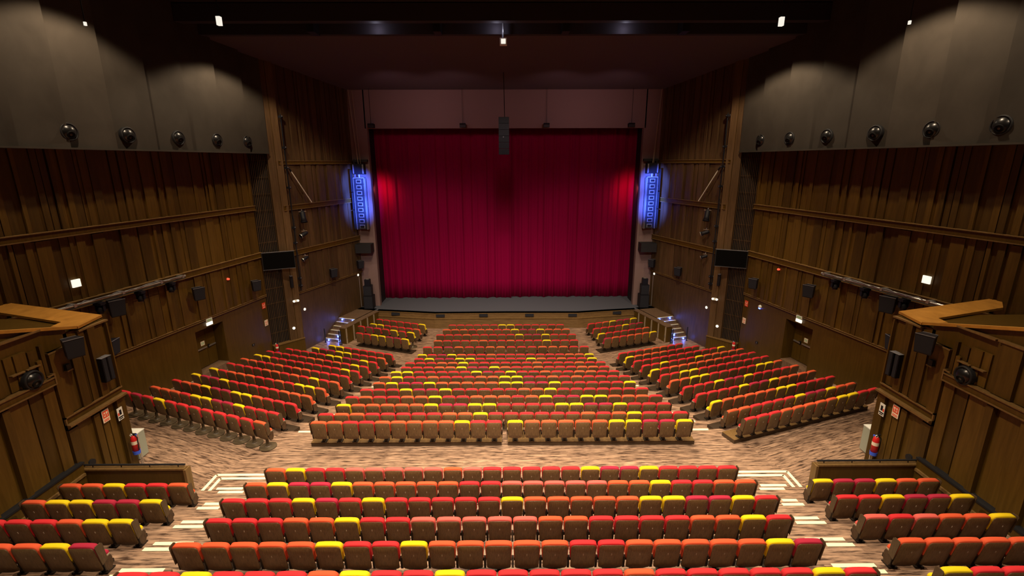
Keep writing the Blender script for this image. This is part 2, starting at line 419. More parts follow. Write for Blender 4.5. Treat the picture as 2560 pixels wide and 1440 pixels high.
def place_seat(loc, rz, c, base, label, group, end=0):
    r, ch = seat_proto(c, base)
    t = r.copy(); COL.objects.link(t); t.location = loc; t.rotation_euler = (0, 0, rz)
    tag(t, label, 'theatre seat', group)
    for o in ch:
        p = o.copy(); COL.objects.link(p); p.parent = t
    if end:
        p = end_panel(end).copy(); COL.objects.link(p); p.parent = t
    return t
LOW = {}
far = MB()
def far_seat(loc, rz, c, base):
    if (c, base) not in LOW:
        q = MB()
        for nm, m, sm in seat_parts(FAB[c], base, 2):
            off = len(q.v); q.v += m.v
            for f, k in zip(m.f, m.m): q.f.append(tuple(off+i for i in f)); q.m.append(q.mi(m.mats[k]))
        LOW[(c, base)] = q
    q = LOW[(c, base)]; cs, sn = math.cos(rz), math.sin(rz); off = len(far.v)
    far.v += [(loc[0]+x*cs-y*sn, loc[1]+x*sn+y*cs, loc[2]+z) for x, y, z in q.v]
    km = [far.mi(m) for m in q.mats]
    for f, k in zip(q.f, q.m): far.f.append(tuple(off+i for i in f)); far.m.append(km[k])
def ordinal(i, n):
    """name a place in the row from its nearer end"""
    if i == 0: return 'at left end of'
    if i == n-1: return 'at right end of'
    if i < (n+1)//2: return f'{ORD[i]} from left in'
    return f'{ORD[n-1-i]} from right in'
def row(colors, x, y, ang, pitch, z, where, group, near, base='post', gap=None):
    """x,y is the left end of the back edge"""
    c, sn = math.cos(math.radians(ang)), math.sin(math.radians(ang)); n = len(colors)
    for i, k in enumerate(colors):
        d = (i+.5)*pitch+(gap[1] if gap and i >= gap[0] else 0)
        p = (x+d*c, y+d*sn, z)
        if near: place_seat(p, math.radians(ang), k, base, f'{CN[k]} topped seat {ordinal(i, n)} {where}', group, -1 if i == 0 else 1 if i == n-1 else 0)
        else: far_seat(p, math.radians(ang), k, base)
W = .55
RG = 'seats of the rear block'
rear = [('RRYRRROYRRYRRRRRORRRRRYR', 'the nearest row cut by the frame'), ('OOOOOYRRYOOOOORROOOOOYC', 'fifth rear row behind the cross aisle'),
        ('RRROOYRRPPPPPOORRRROOYR', 'fourth rear row behind the cross aisle'), ('RRRYCRYRRRRRYOOOOOYYCCYR', 'third rear row behind the cross aisle'),
        ('OYCCYOOOOORRPPPPPOOYRROO', 'second rear row behind the cross aisle'), ('OYRRPPPPPOPRRRRRYCCYRRRR', 'first rear row behind the cross aisle')]
for (cs, wh), y, z in zip(rear, REARY, REARZ):
    row(cs, -len(cs)*W/2, y, 0, W, z, wh, RG, True)
PART = {'left': 'left corner block, ', 'right': 'right corner block, '}
for cs, x, y, z, wh in [('OOYRRO', -11.35, 10.57, 2.47, 'left corner row behind the low partition'), ('OYYCCY', -11.28, 9.59, 2.76, 'second left corner row from the partition'),
                        ('RRROYY', -11.17, 8.62, 3.04, 'third left corner row from the partition'), ('ROOYC', -10.52, 7.64, 3.32, 'fourth left corner row from the partition'),
                        ('YCCYOO', 8.06, 10.58, 2.47, 'right corner row behind the low partition'), ('RRYCCY', 7.97, 9.60, 2.76, 'second right corner row from the partition'),
                        ('PRPOOY', 7.88, 8.62, 3.04, 'third right corner row from the partition'), ('OOOOOO', 7.79, 7.64, 3.32, 'fourth right corner row from the partition'),
                        ('YRRRR', 7.72, 6.67, 3.60, 'right corner row at the frame bottom')]:
    row(cs, x, y, 0, W, z, wh, 'seats of the rear corner blocks', True)
SG = 'seats of the middle stalls block'
row('OORROOOOOYRR', -6.44, 14.25, 0, .533, 2.08, 'left half of the row beyond cross aisle', SG, True)
row('YOOOOOYYCCY', .12, 14.25, 0, .568, 2.08, 'right half of the row beyond cross aisle', SG, True)
mid = ['ROORRRRROOYRRRRRROROYRRRR'[:24], 'YOOOOOYCCYYRRRRYYCCYRRR', 'RORROOYRROOOROYCCYYOOOR', 'RRRYCCYRRRRROOYRRRRRRR', 'OYCCYOOOOOYYCCYRRRRRY', 'OYRRORRROOYYCRORORRRR',
       'YYRRRRRYCRYRRORROORR', 'RRROOYCCYORRORRROOR', 'RRROOYRRRRRRORRRORR', 'RYCCYYRRRRRYORORRY', 'YRCYORRORRRRRRROOY']
for k, cs in enumerate(mid):
    k += 1
    row(cs, -len(cs)*W/2, ROWY[k], 0, W, SZ[k], f'{ORD[k]} middle stalls row beyond cross aisle', SG, k <= 2)
row('RRCORROORRROOORR', -4.9, 26.1, 0, .6125, 0, '', SG, False)
row('ORRROORRORRRYRRR', -4.4, 27.14, 0, W, 0, '', SG, False)
row('RRRORRRRRYCCYRRR', -4.4, 28.15, 0, W, 0, '', SG, False)
row('OOOROOROYCCYOOO'[:15], -4.12, 29.1, 0, W, 0, '', SG, False)
row('RRRRRRYYRRRRRR', -3.85, 30.0, 0, W, 0, '', SG, False)
right = ['RRROOOOOYYRR', 'OORRRRYCCYOO', 'YOOOOOYYRRRR', 'RRRRYCCYOOOO', 'RRRYCCYRRRRO', 'OOYYRRRRRYYO', 'RRYYRRRRRRRR', 'YROOOOOORRRR', 'RRYRRRYOOOOO', 'RRRRRRRRRRY', 'YOOOORRRR', 'RRROOORR']
left = ['RCRYRRRRRRRO', 'OOORYYCCYRRR', 'ROOYCCYYORRR', 'YCCYRRRRROOO', 'YROOORRORYYO', 'RRRROORORYRO', 'OORROROORRRR', 'YYRRRRRRRRYR', 'RRRRROORORYR', 'RRRRRYYCCYR', 'YCCYYRRRO', 'YYRRRRRR']
for k in range(12):
    y = ROWY[k]+.04; z = SZ[k]
    near = k <= 1
    row(right[k], BEND[k], y, 20, W, z, 'right side row by the cross aisle' if k == 0 else f'{ORD[k]} right side row beyond cross aisle', 'seats of the angled right block', near)
    n = len(left[k]); pt = W if k else .605; L = n*pt; c, sn = math.cos(math.radians(20)), math.sin(math.radians(20))
    if k == 0: row(left[k], -BEND[0]+.22-L*c, 14.22+L*sn, -20, pt, 2.06, 'left side disc footed row by cross aisle', 'seats of the angled left block', True, 'disc')
    else: row(left[k], -BEND[k]-L*c, y+L*sn, -20, W, z, f'{ORD[k]} left side row beyond cross aisle', 'seats of the angled left block', near)
for i, (r_, l_) in enumerate([('COROOOY', 'RRYYCCY'), ('YRRRRRO', 'RCRRYRY'), ('RRRRYCC', 'YYRRRRO'), ('RROYCCY', 'RRRRRRY')]):
    x, y = [(5.97, 27.17), (5.79, 28.16), (5.64, 29.13), (5.46, 30.08)][i]
    z = .07 if i == 0 else 0
    row(r_, x, y, 19.5, .545, z, '', '', False)
    c, sn = math.cos(math.radians(19.5)), math.sin(math.radians(19.5)); L = 7*(.545 if i != 1 else .61)
    row(l_, -x-L*c+.05, y+L*sn, -19.5, L/7, z+(.13 if i == 1 else 0), '', '', False, 'disc' if i == 1 else 'post')
fo = far.build('distant_theatre_seats'); tag(fo, 'many remaining rows of small red, orange and yellow topped seats towards the stage', 'theatre seats', None, 'stuff')

# ------------------------------------------------------------------ side walls
random.seed(4)
T11 = math.tan(math.radians(11)); C11, S11 = math.cos(math.radians(11)), math.sin(math.radians(11))
PW = (15.2, 19.5)                      # a point of the right side wall; it runs inwards towards the stage
def wallF(s):
    """(along, out of the wall, z); along 0 at y=19.5"""
    def F(a, n, z): return (s*(PW[0]-a*S11-n*C11), PW[1]+a*C11-n*S11, z)
    return F
A_ = Vector((13.82, 26.62, 0)); B_ = Vector((12.72, 27.86, 0))
GD = (B_-A_).normalized(); GN = Vector((-GD.y, GD.x, 0))
if GN.x > 0: GN = -GN
def gF(s):
    def F(a, n, z):
        p = A_+GD*a+GN*n; return (s*p.x, p.y, z)
    return F
GEND = 1.86
BI = A_+GD*GEND
I19 = math.radians(19.5); IDV = Vector((-math.sin(I19), math.cos(I19), 0)); INV = Vector((-math.cos(I19), -math.sin(I19), 0))
def iF(s):
    def F(a, n, z):
        p = Vector((12.72, 27.86, 0))+IDV*a+INV*n; return (s*p.x, p.y, z)
    return F
def boards(m, F, a0, a1, z0, z1, mat, seed, widths=(.12, .2, .3, .45), depths=(.015, .045, .08), gap=.16, gw=.05):
    rnd = random.Random(seed); a = a0; last = None
    while a < a1-.03:
        wd = min(rnd.choice(widths), a1-a)
        if rnd.random() < gap and a > a0: a += min(gw, a1-a); wd = min(wd, a1-a)
        if wd < .03: break
        d = rnd.choice([q for q in depths if q != last]); last = d
        m.box(a, a+wd, -.05, d, z0, z1-rnd.choice((0, 0, .06)), mat, F); a += wd
tn = [0]
def trim(F, a0, a1, n0, n1, z0, z1, lip=True, mat=MRAIL):
    tn[0] += 1; m = MB()
    m.box(a0, a1, n0, n1, z0+.03, z1-.03, MWD, F)
    for z in (z0, z1-.03): m.box(a0, a1, n0, n1+.03, z, z+.03, mat, F)
    return struct(m, f'trim_{tn[0]}')
AE = 7.20           # the side wall ends here at the grille
DOOR = (2.13, 3.86)
for s, sd in SIDES:
    F = wallF(s); m = MB()
    # plain lower panels with a recessed doorway
    zt = 4.0
    m.box(-14, DOOR[0], -.3, 0, -.2, zt, MWD, F); m.box(DOOR[1], AE, -.3, 0, -.2, zt, MWD, F)
    m.box(DOOR[0], DOOR[1], -.3, 0, 3.56, zt, MWD, F)
    m.box(-14, AE, -.4, -.02, zt, 18.5, MWD, F)
    m.box(DOOR[0]-.05, DOOR[0], -1.3, -.3, -.2, 4.0, MWD, F); m.box(DOOR[1], DOOR[1]+.05, -1.3, -.3, -.2, 4.0, MWD, F)
    m.box(DOOR[0], DOOR[1], -1.3, -.3, 3.56, 4.0, MWD, F); m.box(DOOR[0]-.05, DOOR[1]+.05, -1.36, -1.3, -.2, 4.0, MWD, F)
    boards(m, F, -14, AE, 4.06, 6.26, MW, 11); boards(m, F, -14, AE, 6.5, 8.88, MW, 23); boards(m, F, -14, AE, 9.1, 12.4, MW, 35)
    struct(m, f'wall_{sd}', f'dark brown boarded side wall, {sd}')
    trim(F, -14, AE, 0, .05, 3.95, 4.06); trim(F, -14, AE, -.02, .13, 6.24, 6.53); trim(F, -14, AE, -.02, .13, 8.86, 9.12)
    # landing and door
    m = MB(); m.box(DOOR[0], DOOR[1], -1.3, .02, 1.0, 1.36, MSTEP, F); struct(m, f'floor_door_{sd}')
    m = MB()
    dn = -.62
    m.box(DOOR[0]+.02, DOOR[1]-.02, dn-.1, dn, 1.36, 3.50, MBLACK, F)
    d = struct(m, f'door_{1 if s < 0 else 2}', f'dark double fire door recessed in the {sd} wall')
    mid_ = (DOOR[0]+DOOR[1])/2+.25
    for a0, a1 in ((DOOR[0]+.06, mid_-.01), (mid_+.01, DOOR[1]-.06)):
        q = MB(); q.box(a0, a1, dn, dn+.04, 1.40, 3.44, MWD, F); lf = q.build('door_leaf', d)
        q = MB(); q.box(a0+.05, a1-.05, dn+.06, dn+.11, 2.36, 2.42, MSTEEL, F); q.box(a0+.04, a0+.12, dn+.04, dn+.1, 2.3, 2.48, MBLACK, F); q.build('push_bar', lf)
    q = MB(); q.box(mid_-.35, mid_-.12, dn+.042, dn+.055, 2.52, 2.74, MCREAM, F); q.box(mid_-.31, mid_-.25, dn+.055, dn+.06, 2.56, 2.70, MGREEN, F); q.box(mid_-.22, mid_-.16, dn+.055, dn+.06, 2.56, 2.70, MGREEN, F)
    tag(q.build('door_notice'), f'small pale notice above the push bar of the {sd} fire door', 'notice', 'notices on the fire doors')
    # upper bulkhead of grey plaster, folded like a screen
    G = lambda a, n, z, F=F: F(a, n+.545, z)
    cuts = [-14, -11.2, -9.4, -7.5, -5.7, -3.9, -2.1, -.43, 1.29, 3.08, 4.97, 6.7, 8.14]; m = MB(); rnd = random.Random(7)
    for a0, a1 in zip(cuts, cuts[1:]):
        d0, d1 = (.0, .24) if rnd.random() < .65 else (.22, .0)
        c = [G(a0, -1.5, 11.9), G(a1, -1.5, 11.9), G(a1, d1*.7, 11.9), G(a0, d0*.7, 11.9), G(a0, -1.5, 18.6), G(a1, -1.5, 18.6), G(a1, d1, 18.6), G(a0, d0, 18.6)]
        m.hexa(c, MCONC)
    struct(m, f'wall_upper_{sd}', f'grey plaster upper wall above the {sd} boarded wall')
    m = MB(); m.box(-14, 8.14, -.2, .20, 11.86, 11.92, MCONC, G); struct(m, f'trim_upper_{sd}')
    # pilaster beside the grille
    H = gF(s); m = MB()
    m.box(-.05, GEND+.03, -.5, -.12, -.1, 18.5, MBLACK, H)
    m.box(1.04, 1.46, -.3, .06, .9, 18.5, MWS, H); m.box(1.48, GEND, -.3, .09, .9, 18.5, MWS, H)
    m.box(-.02, GEND+.02, -.3, .12, -.1, .86, MWD, H); m.box(-.02, GEND+.04, -.3, .16, .86, .92, MRAIL, H)
    struct(m, f'column_{sd}', f'brown boarded column between the {sd} wall and the stage wall')
    t = thing('air_grille', f'tall dark slatted air grille between the {sd} wall and the column', 'grille', group='tall air grilles')
    q = MB()
    for i in range(11): q.box(.03+i*.095, .052+i*.095, -.04, .0, .94, 11.82, MWS, H)
    q.build('slats', t)
    q = MB()
    for i in range(12): q.box(.0, 1.03, -.07, -.045, 1.6+i*.9, 1.63+i*.9, MWS, H)
    q.build('crossbars', t)
    # wall beside the stage
    J = iF(s); m = MB()
    m.box(-.2, 7.6, -.4, -.02, -.1, 18.5, MWD, J); m.box(-.1, 7.6, -.1, 0, -.1, 3.66, MWS, J)
    for z0, z1, sdv in ((3.76, 6.06, 5), (6.35, 8.72, 6), (9.0, 11.3, 8), (11.5, 17.5, 9)):
        boards(m, J, -.1, 7.4, z0, z1, MWS, sdv, (.12, .2, .3, .45))
    struct(m, f'wall_stage_{sd}', f'brown boarded wall beside the stage, {sd}')
    trim(J, -.1, 7.4, 0, .05, 3.66, 3.77); trim(J, -.1, 7.4, 0, .11, 6.05, 6.36); trim(J, -.1, 7.4, 0, .11, 8.71, 9.01); trim(J, -.1, 7.4, 0, .10, 11.29, 11.5)

# ------------------------------------------------------------------ side boxes by the camera
for s, sd in SIDES:
    B = lambda a, n, z, s=s: (s*(11.9-n), a, z)     # a = world y, n = towards the hall centre
    m = MB()
    tops = lambda y: 7.0+(12.65-y)*.29 if y < 12.65 else 6.98
    m.box(12.3, 13.65, -4.8, -.02, 1.5, 6.9, MWD, B)
    ys = [3.0, 12.4]
    m.hexa([B(3, -.3, 1.5), B(12.4, -.3, 1.5), B(12.4, -.02, 1.5), B(3, -.02, 1.5), B(3, -.3, 9.75), B(12.4, -.3, 7.0), B(12.4, -.02, 7.0), B(3, -.02, 9.75)], MWD)
    W2 = (.18, .26, .34, .48)
    # lower boards
    boards(m, B, 3, 11.62, 3.3, 5.74, MW, 51, W2, (.015, .06, .11), gap=.65, gw=.08); boards(m, B, 11.68, 13.62, 1.9, 4.38, MW, 52, (.2, .3, .36), (.01, .05, .09), gap=.65, gw=.08)
    # boards over the lower rail: the panel tops climb towards the back
    boards(m, B, 11.68, 12.66, 4.72, 6.6, MW, 53, W2, (.02, .05, .09), gap=.65, gw=.08); boards(m, B, 12.66, 13.62, 4.72, 6.84, MW, 54, (.18, .25, .33), (.02, .05, .09), gap=.65, gw=.08)
    boards(m, B, 10.66, 11.62, 5.98, 6.86, MW, 55, (.2, .3), (.02, .06), gap=.65, gw=.08); boards(m, B, 11.36, 11.66, 5.98, 6.5, MW, 56)
    boards(m, B, 3, 10.6, 5.98, 7.26, MW, 57, W2, (.02, .06, .1), gap=.65, gw=.08)
    boards(m, lambda a, n, z, s=s: (s*(11.9+a), 13.65+n, z), .02, 4.6, 1.9, 6.86, MW, 58, W2, (.01, .04))
    struct(m, f'wall_box_{sd}', f'boarded wall of the {sd} side box')
    trim(B, 3, 11.62, 0, .14, 5.74, 5.96); trim(B, 11.66, 13.63, 0, .12, 6.84, 6.93) if False else None
    for k, (y0, y1, z) in enumerate(((12.66, 13.66, 6.88), (11.66, 12.16, 6.6), (10.62, 11.64, 7.28), (9.2, 10.56, 7.3))):
        tn[0] += 1; q = MB(); q.box(y0, y1, -.02, .10, z-.045, z, MRAIL, B); struct(q, f'trim_{tn[0]}')
    for y0, y1, z in ((10.68, 11.0, 6.42), (11.05, 11.4, 6.42)):
        tn[0] += 1; q = MB(); q.box(y0, y1, -.02, .12, z-.03, z, MRAIL, B); struct(q, f'trim_{tn[0]}')
    # projecting ledge
    tn[0] += 1; q = MB()
    q.box(11.66, 13.63, -.02, .05, 4.40, 4.72, MWD, B); q.box(11.66, 13.63, 0, .10, 4.68, 4.72, MRAIL, B); q.box(11.66, 13.63, 0, .20, 4.44, 4.50, MRAIL, B); q.box(11.66, 13.63, 0, .12, 4.38, 4.44, MWD, B)
    q.box(11.66, 11.70, 0, .10, 4.38, 4.72, MRAIL, B); struct(q, f'trim_{tn[0]}', f'ledge rail on the {sd} box wall')
    # small framed niche edges
    tn[0] += 1; q = MB(); q.box(11.62, 11.66, -.02, .16, 5.74, 6.05, MRAIL, B); q.box(11.45, 11.62, .14, .17, 6.02, 6.05, MRAIL, B); struct(q, f'trim_{tn[0]}')
    # amber cap boards
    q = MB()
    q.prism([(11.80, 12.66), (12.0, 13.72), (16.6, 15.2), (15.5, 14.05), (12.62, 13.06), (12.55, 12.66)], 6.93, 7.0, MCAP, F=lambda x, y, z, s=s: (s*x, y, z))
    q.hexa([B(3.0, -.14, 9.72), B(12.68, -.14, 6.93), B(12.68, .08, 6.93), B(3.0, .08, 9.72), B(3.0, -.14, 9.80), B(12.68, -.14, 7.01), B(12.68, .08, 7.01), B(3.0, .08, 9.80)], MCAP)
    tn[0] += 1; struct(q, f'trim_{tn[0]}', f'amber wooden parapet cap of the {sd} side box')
    # dark glossy shelf inside the box
    q = MB(); q.prism([(12.1, 12.5), (12.3, 13.1), (16.3, 14.5), (16.3, 12.0), (12.1, 11.0)], 6.62, 6.66, MGLASS, F=lambda x, y, z, s=s: (s*x, y, z))
    tn[0] += 1; struct(q, f'trim_{tn[0]}', f'dark glossy shelf inside the {sd} side box')
    # low skirting along the corner seats and the partition
    q = MB(); q.box(3, 11.74, 0, .18, 2.0, 3.30, MWD, B); q.box(3, 11.76, -.0, .21, 3.27, 3.32, MBLACK, B); q.box(3, 11.7, .18, .23, 2.92, 3.0, MRAIL, B)
    struct(q, f'baseboard_{sd}', f'dark wainscot along the {sd} corner seats')
    t = thing('low_partition', f'low brown partition with black handrail before the {sd} corner seats', 'partition', (s*10.35, 11.82, 1.92), group='low partitions')
    q = MB(); q.box(-1.50, 1.36, -.06, .02, .0, 1.12, MWD) if s < 0 else q.box(-1.36, 1.50, -.06, .02, .0, 1.12, MWD); q.build('panel', t)
    q = MB(); q.box(-1.5, 1.42, -.10, .06, 1.12, 1.17, MRAIL) if s < 0 else q.box(-1.42, 1.5, -.10, .06, 1.12, 1.17, MRAIL)
    e = -s*1.40; a, b = sorted((e, e+(-s)*.07)); q.box(a, b, -.12, .10, .0, 1.14, MRAIL); q.build('edge_trim', t)
    q = MB(); q.tube((s*1.5, -.0, 1.25), (-s*1.40, -.0, 1.25), .028, MBLACK)
    for k in (-1.2, -.4, .4, 1.2): q.tube((k, 0, 1.16), (k, 0, 1.25), .012, MBLACK)
    q.build('handrail', t)

# ------------------------------------------------------------------ stage
m = MB(); edge = [(-9.27, 32.78), (-7.1, 32.42), (-5.05, 32.06), (0, 32.14), (5.05, 32.06), (7.1, 32.46), (9.27, 32.80)]
m.prism(edge+[(10.95, 33.2), (12.5, 40), (-12.5, 40), (-10.95, 33.2)], 1.02, 1.10, MSTAGE)
struct(m, 'floor_stage', 'blue grey stage floor before the curtain')
m = MB()
def offs(o): return [(x, y-o) for x, y in edge]
for o0, z0, z1, mt in ((.0, .75, 1.05, MAPRON), (.10, .70, .76, MRAIL), (.06, 0, .70, MAPRON), (.02, 1.05, 1.10, MRAIL)):
    e = offs(o0)
    for a, b in zip(e, e[1:]):
        m.hexa([(a[0], a[1], z0), (b[0], b[1], z0), (b[0], b[1]+.4, z0), (a[0], a[1]+.4, z0), (a[0], a[1], z1), (b[0], b[1], z1), (b[0], b[1]+.4, z1), (a[0], a[1]+.4, z1)], mt)
struct(m, 'trim_stage_apron', 'brown wooden front of the stage')
for k, (x, y) in enumerate([(-7.9, 32.55), (-4.65, 32.07), (-1.62, 32.11), (1.62, 32.11), (4.66, 32.07), (7.9, 32.58)]):
    t = thing('front_speaker', ['leftmost of the six black speakers set in the stage front', 'second black speaker from the left in the stage front', 'black stage front speaker just left of centre',
              'black stage front speaker just right of centre', 'second black speaker from the right in the stage front', 'rightmost of the six black speakers set in the stage front'][k], 'speaker', (x, y, .84), group='speakers in the stage front')
    q = MB(); q.box(-.3, .3, -.07, .05, 0, .2, MBLACK); q.build('cabinet', t)
    q = MB(); q.box(-.28, .28, -.08, -.07, .02, .18, MGRILLE); q.build('grille', t)
# curtain halves
def curtain(x0, x1, seed, y, label):
    rnd = random.Random(seed); n = 300; nz = 10; m = MB(); V = []
    ph = [rnd.uniform(0, 6.3) for _ in range(6)]; ks = [2*PI/.62, 2*PI/.37, 2*PI/1.7, 2*PI/.23, 2*PI/3.1, 2*PI/.95]
    for j in range(nz+1):
        z = 1.12+(14.2-1.12)*j/nz; am = .55+.45*(1-j/nz)
        for i in range(n+1):
            x = x0+(x1-x0)*i/n
            d = .06*math.sin(ks[0]*x+ph[0]+.6*math.sin(ks[4]*x))+.03*math.sin(ks[1]*x+ph[1])+.06*math.sin(ks[2]*x+ph[2])+.018*math.sin(ks[3]*x+ph[3])+.05*math.sin(ks[5]*x+ph[5])
            V.append((x, y+d*am, z+(.012*math.sin(ks[0]*x) if j == 0 else 0)))
    fs = [(j*(n+1)+i, j*(n+1)+i+1, (j+1)*(n+1)+i+1, (j+1)*(n+1)+i) for j in range(nz) for i in range(n)]
    m.mesh(V, fs, MCURT); o = m.build('stage_curtain', smooth=True)
    md = o.modifiers.new('t', 'SOLIDIFY'); md.thickness = .01
    return tag(o, label, 'curtain', 'stage curtains')
curtain(-10.2, .35, 1, 36.1, 'left half of the tall dark red velvet stage curtain')
curtain(.15, 10.2, 2, 36.3, 'right half of the tall dark red velvet stage curtain')
# proscenium wall
m = MB()
for s in (-1, 1):
    a, b = sorted((s*9.42, s*12.4)); m.box(a, b, 34.0, 34.4, 1.1, 16.6, MPROS)
m.box(-9.5, 9.5, 34.0, 34.4, 13.6, 16.6, MPROS)
struct(m, 'wall_proscenium', 'dusky wall framing the stage opening')
m = MB()
for s in (-1, 1):
    a, b = sorted((s*9.44, s*9.7)); m.box(a, b, 34.4, 35.9, 1.1, 14.5, MBLACK)
    a, b = sorted((s*9.42, s*9.36)); m.box(a, b, 33.98, 34.4, 1.1, 13.6, MPROS)
m.box(-9.7, 9.7, 34.4, 35.9, 13.7, 14.5, MBLACK)
struct(m, 'trim_proscenium', 'black inner edge of the stage opening')
m = MB(); m.box(-14, 14, 37.5, 37.7, 1, 18, MBLACK); struct(m, 'wall_back')
# side shelves and bars at the proscenium
for s, sd in SIDES:
    q = MB(); a, b = sorted((s*9.5, s*10.6)); q.box(a, b, 33.2, 34.0, 5.2, 5.82, MBLACK)
    tag(q.build('shelf_box'), f'dark box shelf on the wall under the {sd} blue lit speaker column', 'shelf', 'box shelves by the stage')
    q = MB(); a, b = sorted((s*9.45, s*10.42)); q.box(a, b, 33.72, 34.0, 11.42, 11.58, MBLACK)
    tag(q.build('shade_board'), f'black horizontal board above the {sd} blue lit speaker column', 'board', 'shade boards by the stage')
    t = thing('line_array', f'tall hanging speaker column lit blue at the {sd} of the stage', 'speaker', (s*10.0, 33.55, 6.85), s*.12, 'line array speakers')
    q = MB()
    for i in range(9): q.box(-.36, .36, -.18+.02*max(0, 3-i), .3, .02+i*.385, .39+i*.385, MGRILLE)
    q.build('cabinets', t)
    q = MB()
    for i in range(9): q.box(-.18, .18, -.20+.02*max(0, 3-i), -.17+.02*max(0, 3-i), .08+i*.385, .33+i*.385, MEDGE); q.box(-.13, .13, -.205+.02*max(0, 3-i), -.18, .13+i*.385, .28+i*.385, MBLK2)
    q.build('horns', t)
    q = MB(); q.box(-.40, -.36, -.2, .1, 0, 3.55, MEDGE); q.box(.36, .40, -.2, .1, 0, 3.55, MEDGE); q.box(-.40, .40, -.2, .1, 3.49, 3.55, MEDGE); q.build('side_rails', t)
    q = MB(); q.box(-.42, .42, -.1, .2, 3.75, 4.45, MBLK2); q.box(-.38, -.3, -.14, -.1, 3.8, 4.4, MEDGE); q.box(.3, .38, -.14, -.1, 3.8, 4.4, MEDGE); q.tube((0, 0, 3.5), (0, 0, 3.8), .03, MSTEEL); q.build('flying_frame', t)
    q = MB(); q.tube((0, 0, 4.4), (s*.30, 0, 9.15), .022, MARM, 6); q.tube((.12, .1, 4.4), (.12+s*.2, .1, 9.1), .014, MARM, 6); q.build('cable', t)
    q = MB(); a, b = sorted((s*10.47, s*10.53)); 
    for z0, z1 in ((6.9, 8.2), (8.25, 9.4), (9.45, 10.9)): q.box(a, b, 33.25, 33.5, z0, z1, MGRILLE)
    tag(q.build('side_speaker_strip'), f'narrow blue lit cabinet strip beside the {sd} speaker column', 'speaker', 'narrow cabinets by the stage')
    t = thing('stage_speaker', f'black speaker stack standing at the {sd} corner of the stage', 'speaker', (s*10.0, 33.5, 1.1), 0, 'stage speaker stacks')
    q = MB(); q.box(-.33, .33, -.3, .38, 0, .95, MBLK2); q.box(-.3, .3, -.31, -.3, .03, .92, MGRILLE); q.build('bass_cabinet', t)
    q = MB(); q.prism([(-.3, -.25), (.3, -.25), (.24, .3), (-.24, .3)], .95, 1.7, MBLK2); q.box(-.26, .26, -.26, -.25, 1.0, 1.66, MGRILLE); q.build('top_cabinet', t)
    q = MB(); q.prism([(-.2, -.2), (.2, -.2), (.16, .2), (-.16, .2)], 1.7, 2.15, MBLK2); q.box(-.1, .1, -.1, .1, 2.15, 2.2, MSTEEL); q.build('monitor', t)
    # cable pipe on the wall by the stage
    J = iF(s); q = MB(); q.tube(J(6.1, .06, 1.12), J(6.1, .06, 3.4), .028, MSTEEL, 8)
    tag(q.build('cable_pipe'), f'thin grey pipe down the wall at the {sd} stage corner', 'pipe', 'pipes at the stage corners')
# side walkways and stairs
U = Vector((.309, .951, 0)); V_ = Vector((.951, -.309, 0)); O_ = Vector((10.34, 29.05, 0))
for s, sd in SIDES:
    def K(u, v, z, s=s):
        p = O_+Vector((-U.x, U.y, 0))*u+Vector((V_.x, -V_.y, 0))*v; return (s*p.x, p.y, z)
    m = MB(); m.box(0, 3.9, 0, .47, 1.05, 1.1, MSTEP, K); m.box(1.70, 4.3, .40, 1.85, 1.05, 1.1, MSTEP, K)
    m.box(.02, 3.8, .02, .45, 0, 1.05, MWD, K); m.box(1.75, 4.0, .4, 1.8, 0, 1.05, MWD, K)
    struct(m, f'floor_walkway_{sd}', f'wooden deck from the {sd} stairs to the stage')
    m = MB()
    for i in range(6): 
        z = 1.1*(i+1)/6; m.box(.14+.31*i, 1.80, .46, 1.84, z-.19, z, MSTEP, K)
    struct(m, f'floor_stairs_{sd}', f'six steps up to the stage on the {sd}')
    for i in range(6):
        z = 1.1*(i+1)/6; q = MB(); q.box(.12+.31*i, .20+.31*i, .48, 1.72, z, z+.012, MSTRIP, K)
        tag(q.build('stair_nosing'), f'pale nosing on the {["bottom", "second", "third", "fourth", "fifth", "top"][i]} step of the {sd} stage stairs', 'step strip', 'nosings of the stage stairs')
        for v in (.62, 1.45) if i in (0, 5) else (1.0-.06*i, ):
            q = MB(); q.lathe([(0, 0), (.055, 0), (.055, .02), (0, .03)], MLED, 10, K(.115+.31*i, v, z-.09), (0, -1, 0))
            nm = {(.62): 'inner ', (1.45): 'outer '}.get(v, '')
            tag(q.build('step_light'), f'{nm}blue step light under the {["bottom", "second", "third", "fourth", "fifth", "top"][i]} nosing of the {sd} stairs', 'step light', 'blue step lights')
            l = bpy.data.lights.new('step_glow', 'POINT'); l.energy = 5; l.color = (.1, .2, 1); l.shadow_soft_size = .03
            lo = bpy.data.objects.new('step_glow', l); COL.objects.link(lo); lo.location = K(.03+.31*i, v, z-.05)
    for i in range(5):
        q = MB(); u = .05+.78*i; q.box(u, u+.09, -.02, .03, .02, 1.04, MARM, K); q.box(u+.02, u+.07, -.04, -.02, .35, .5, MSTEEL, K)
        tag(q.build('deck_post'), f'pale socket strip, {ORD[i]} from the stairs, on the {sd} deck side', 'post', 'socket strips on the deck sides')
    for nm, u, v in (('wall side', -.12, 1.52), ('inner', -.17, .38), ('innermost', -.17, .25)):
        t = thing('barrier_post', f'black barrier post, {nm}, at the foot of the {sd} stage stairs', 'post', K(u, v, 0), 0, 'barrier posts at the stairs')
        q = MB(); q.lathe([(0, 0), (.06, 0), (.06, .03), (.03, .05), (0, .05)], MBLACK, 16); q.build('base', t)
        q = MB(); q.tube((0, 0, .04), (0, 0, .95), .035, MBLACK, 10); q.build('pole', t)
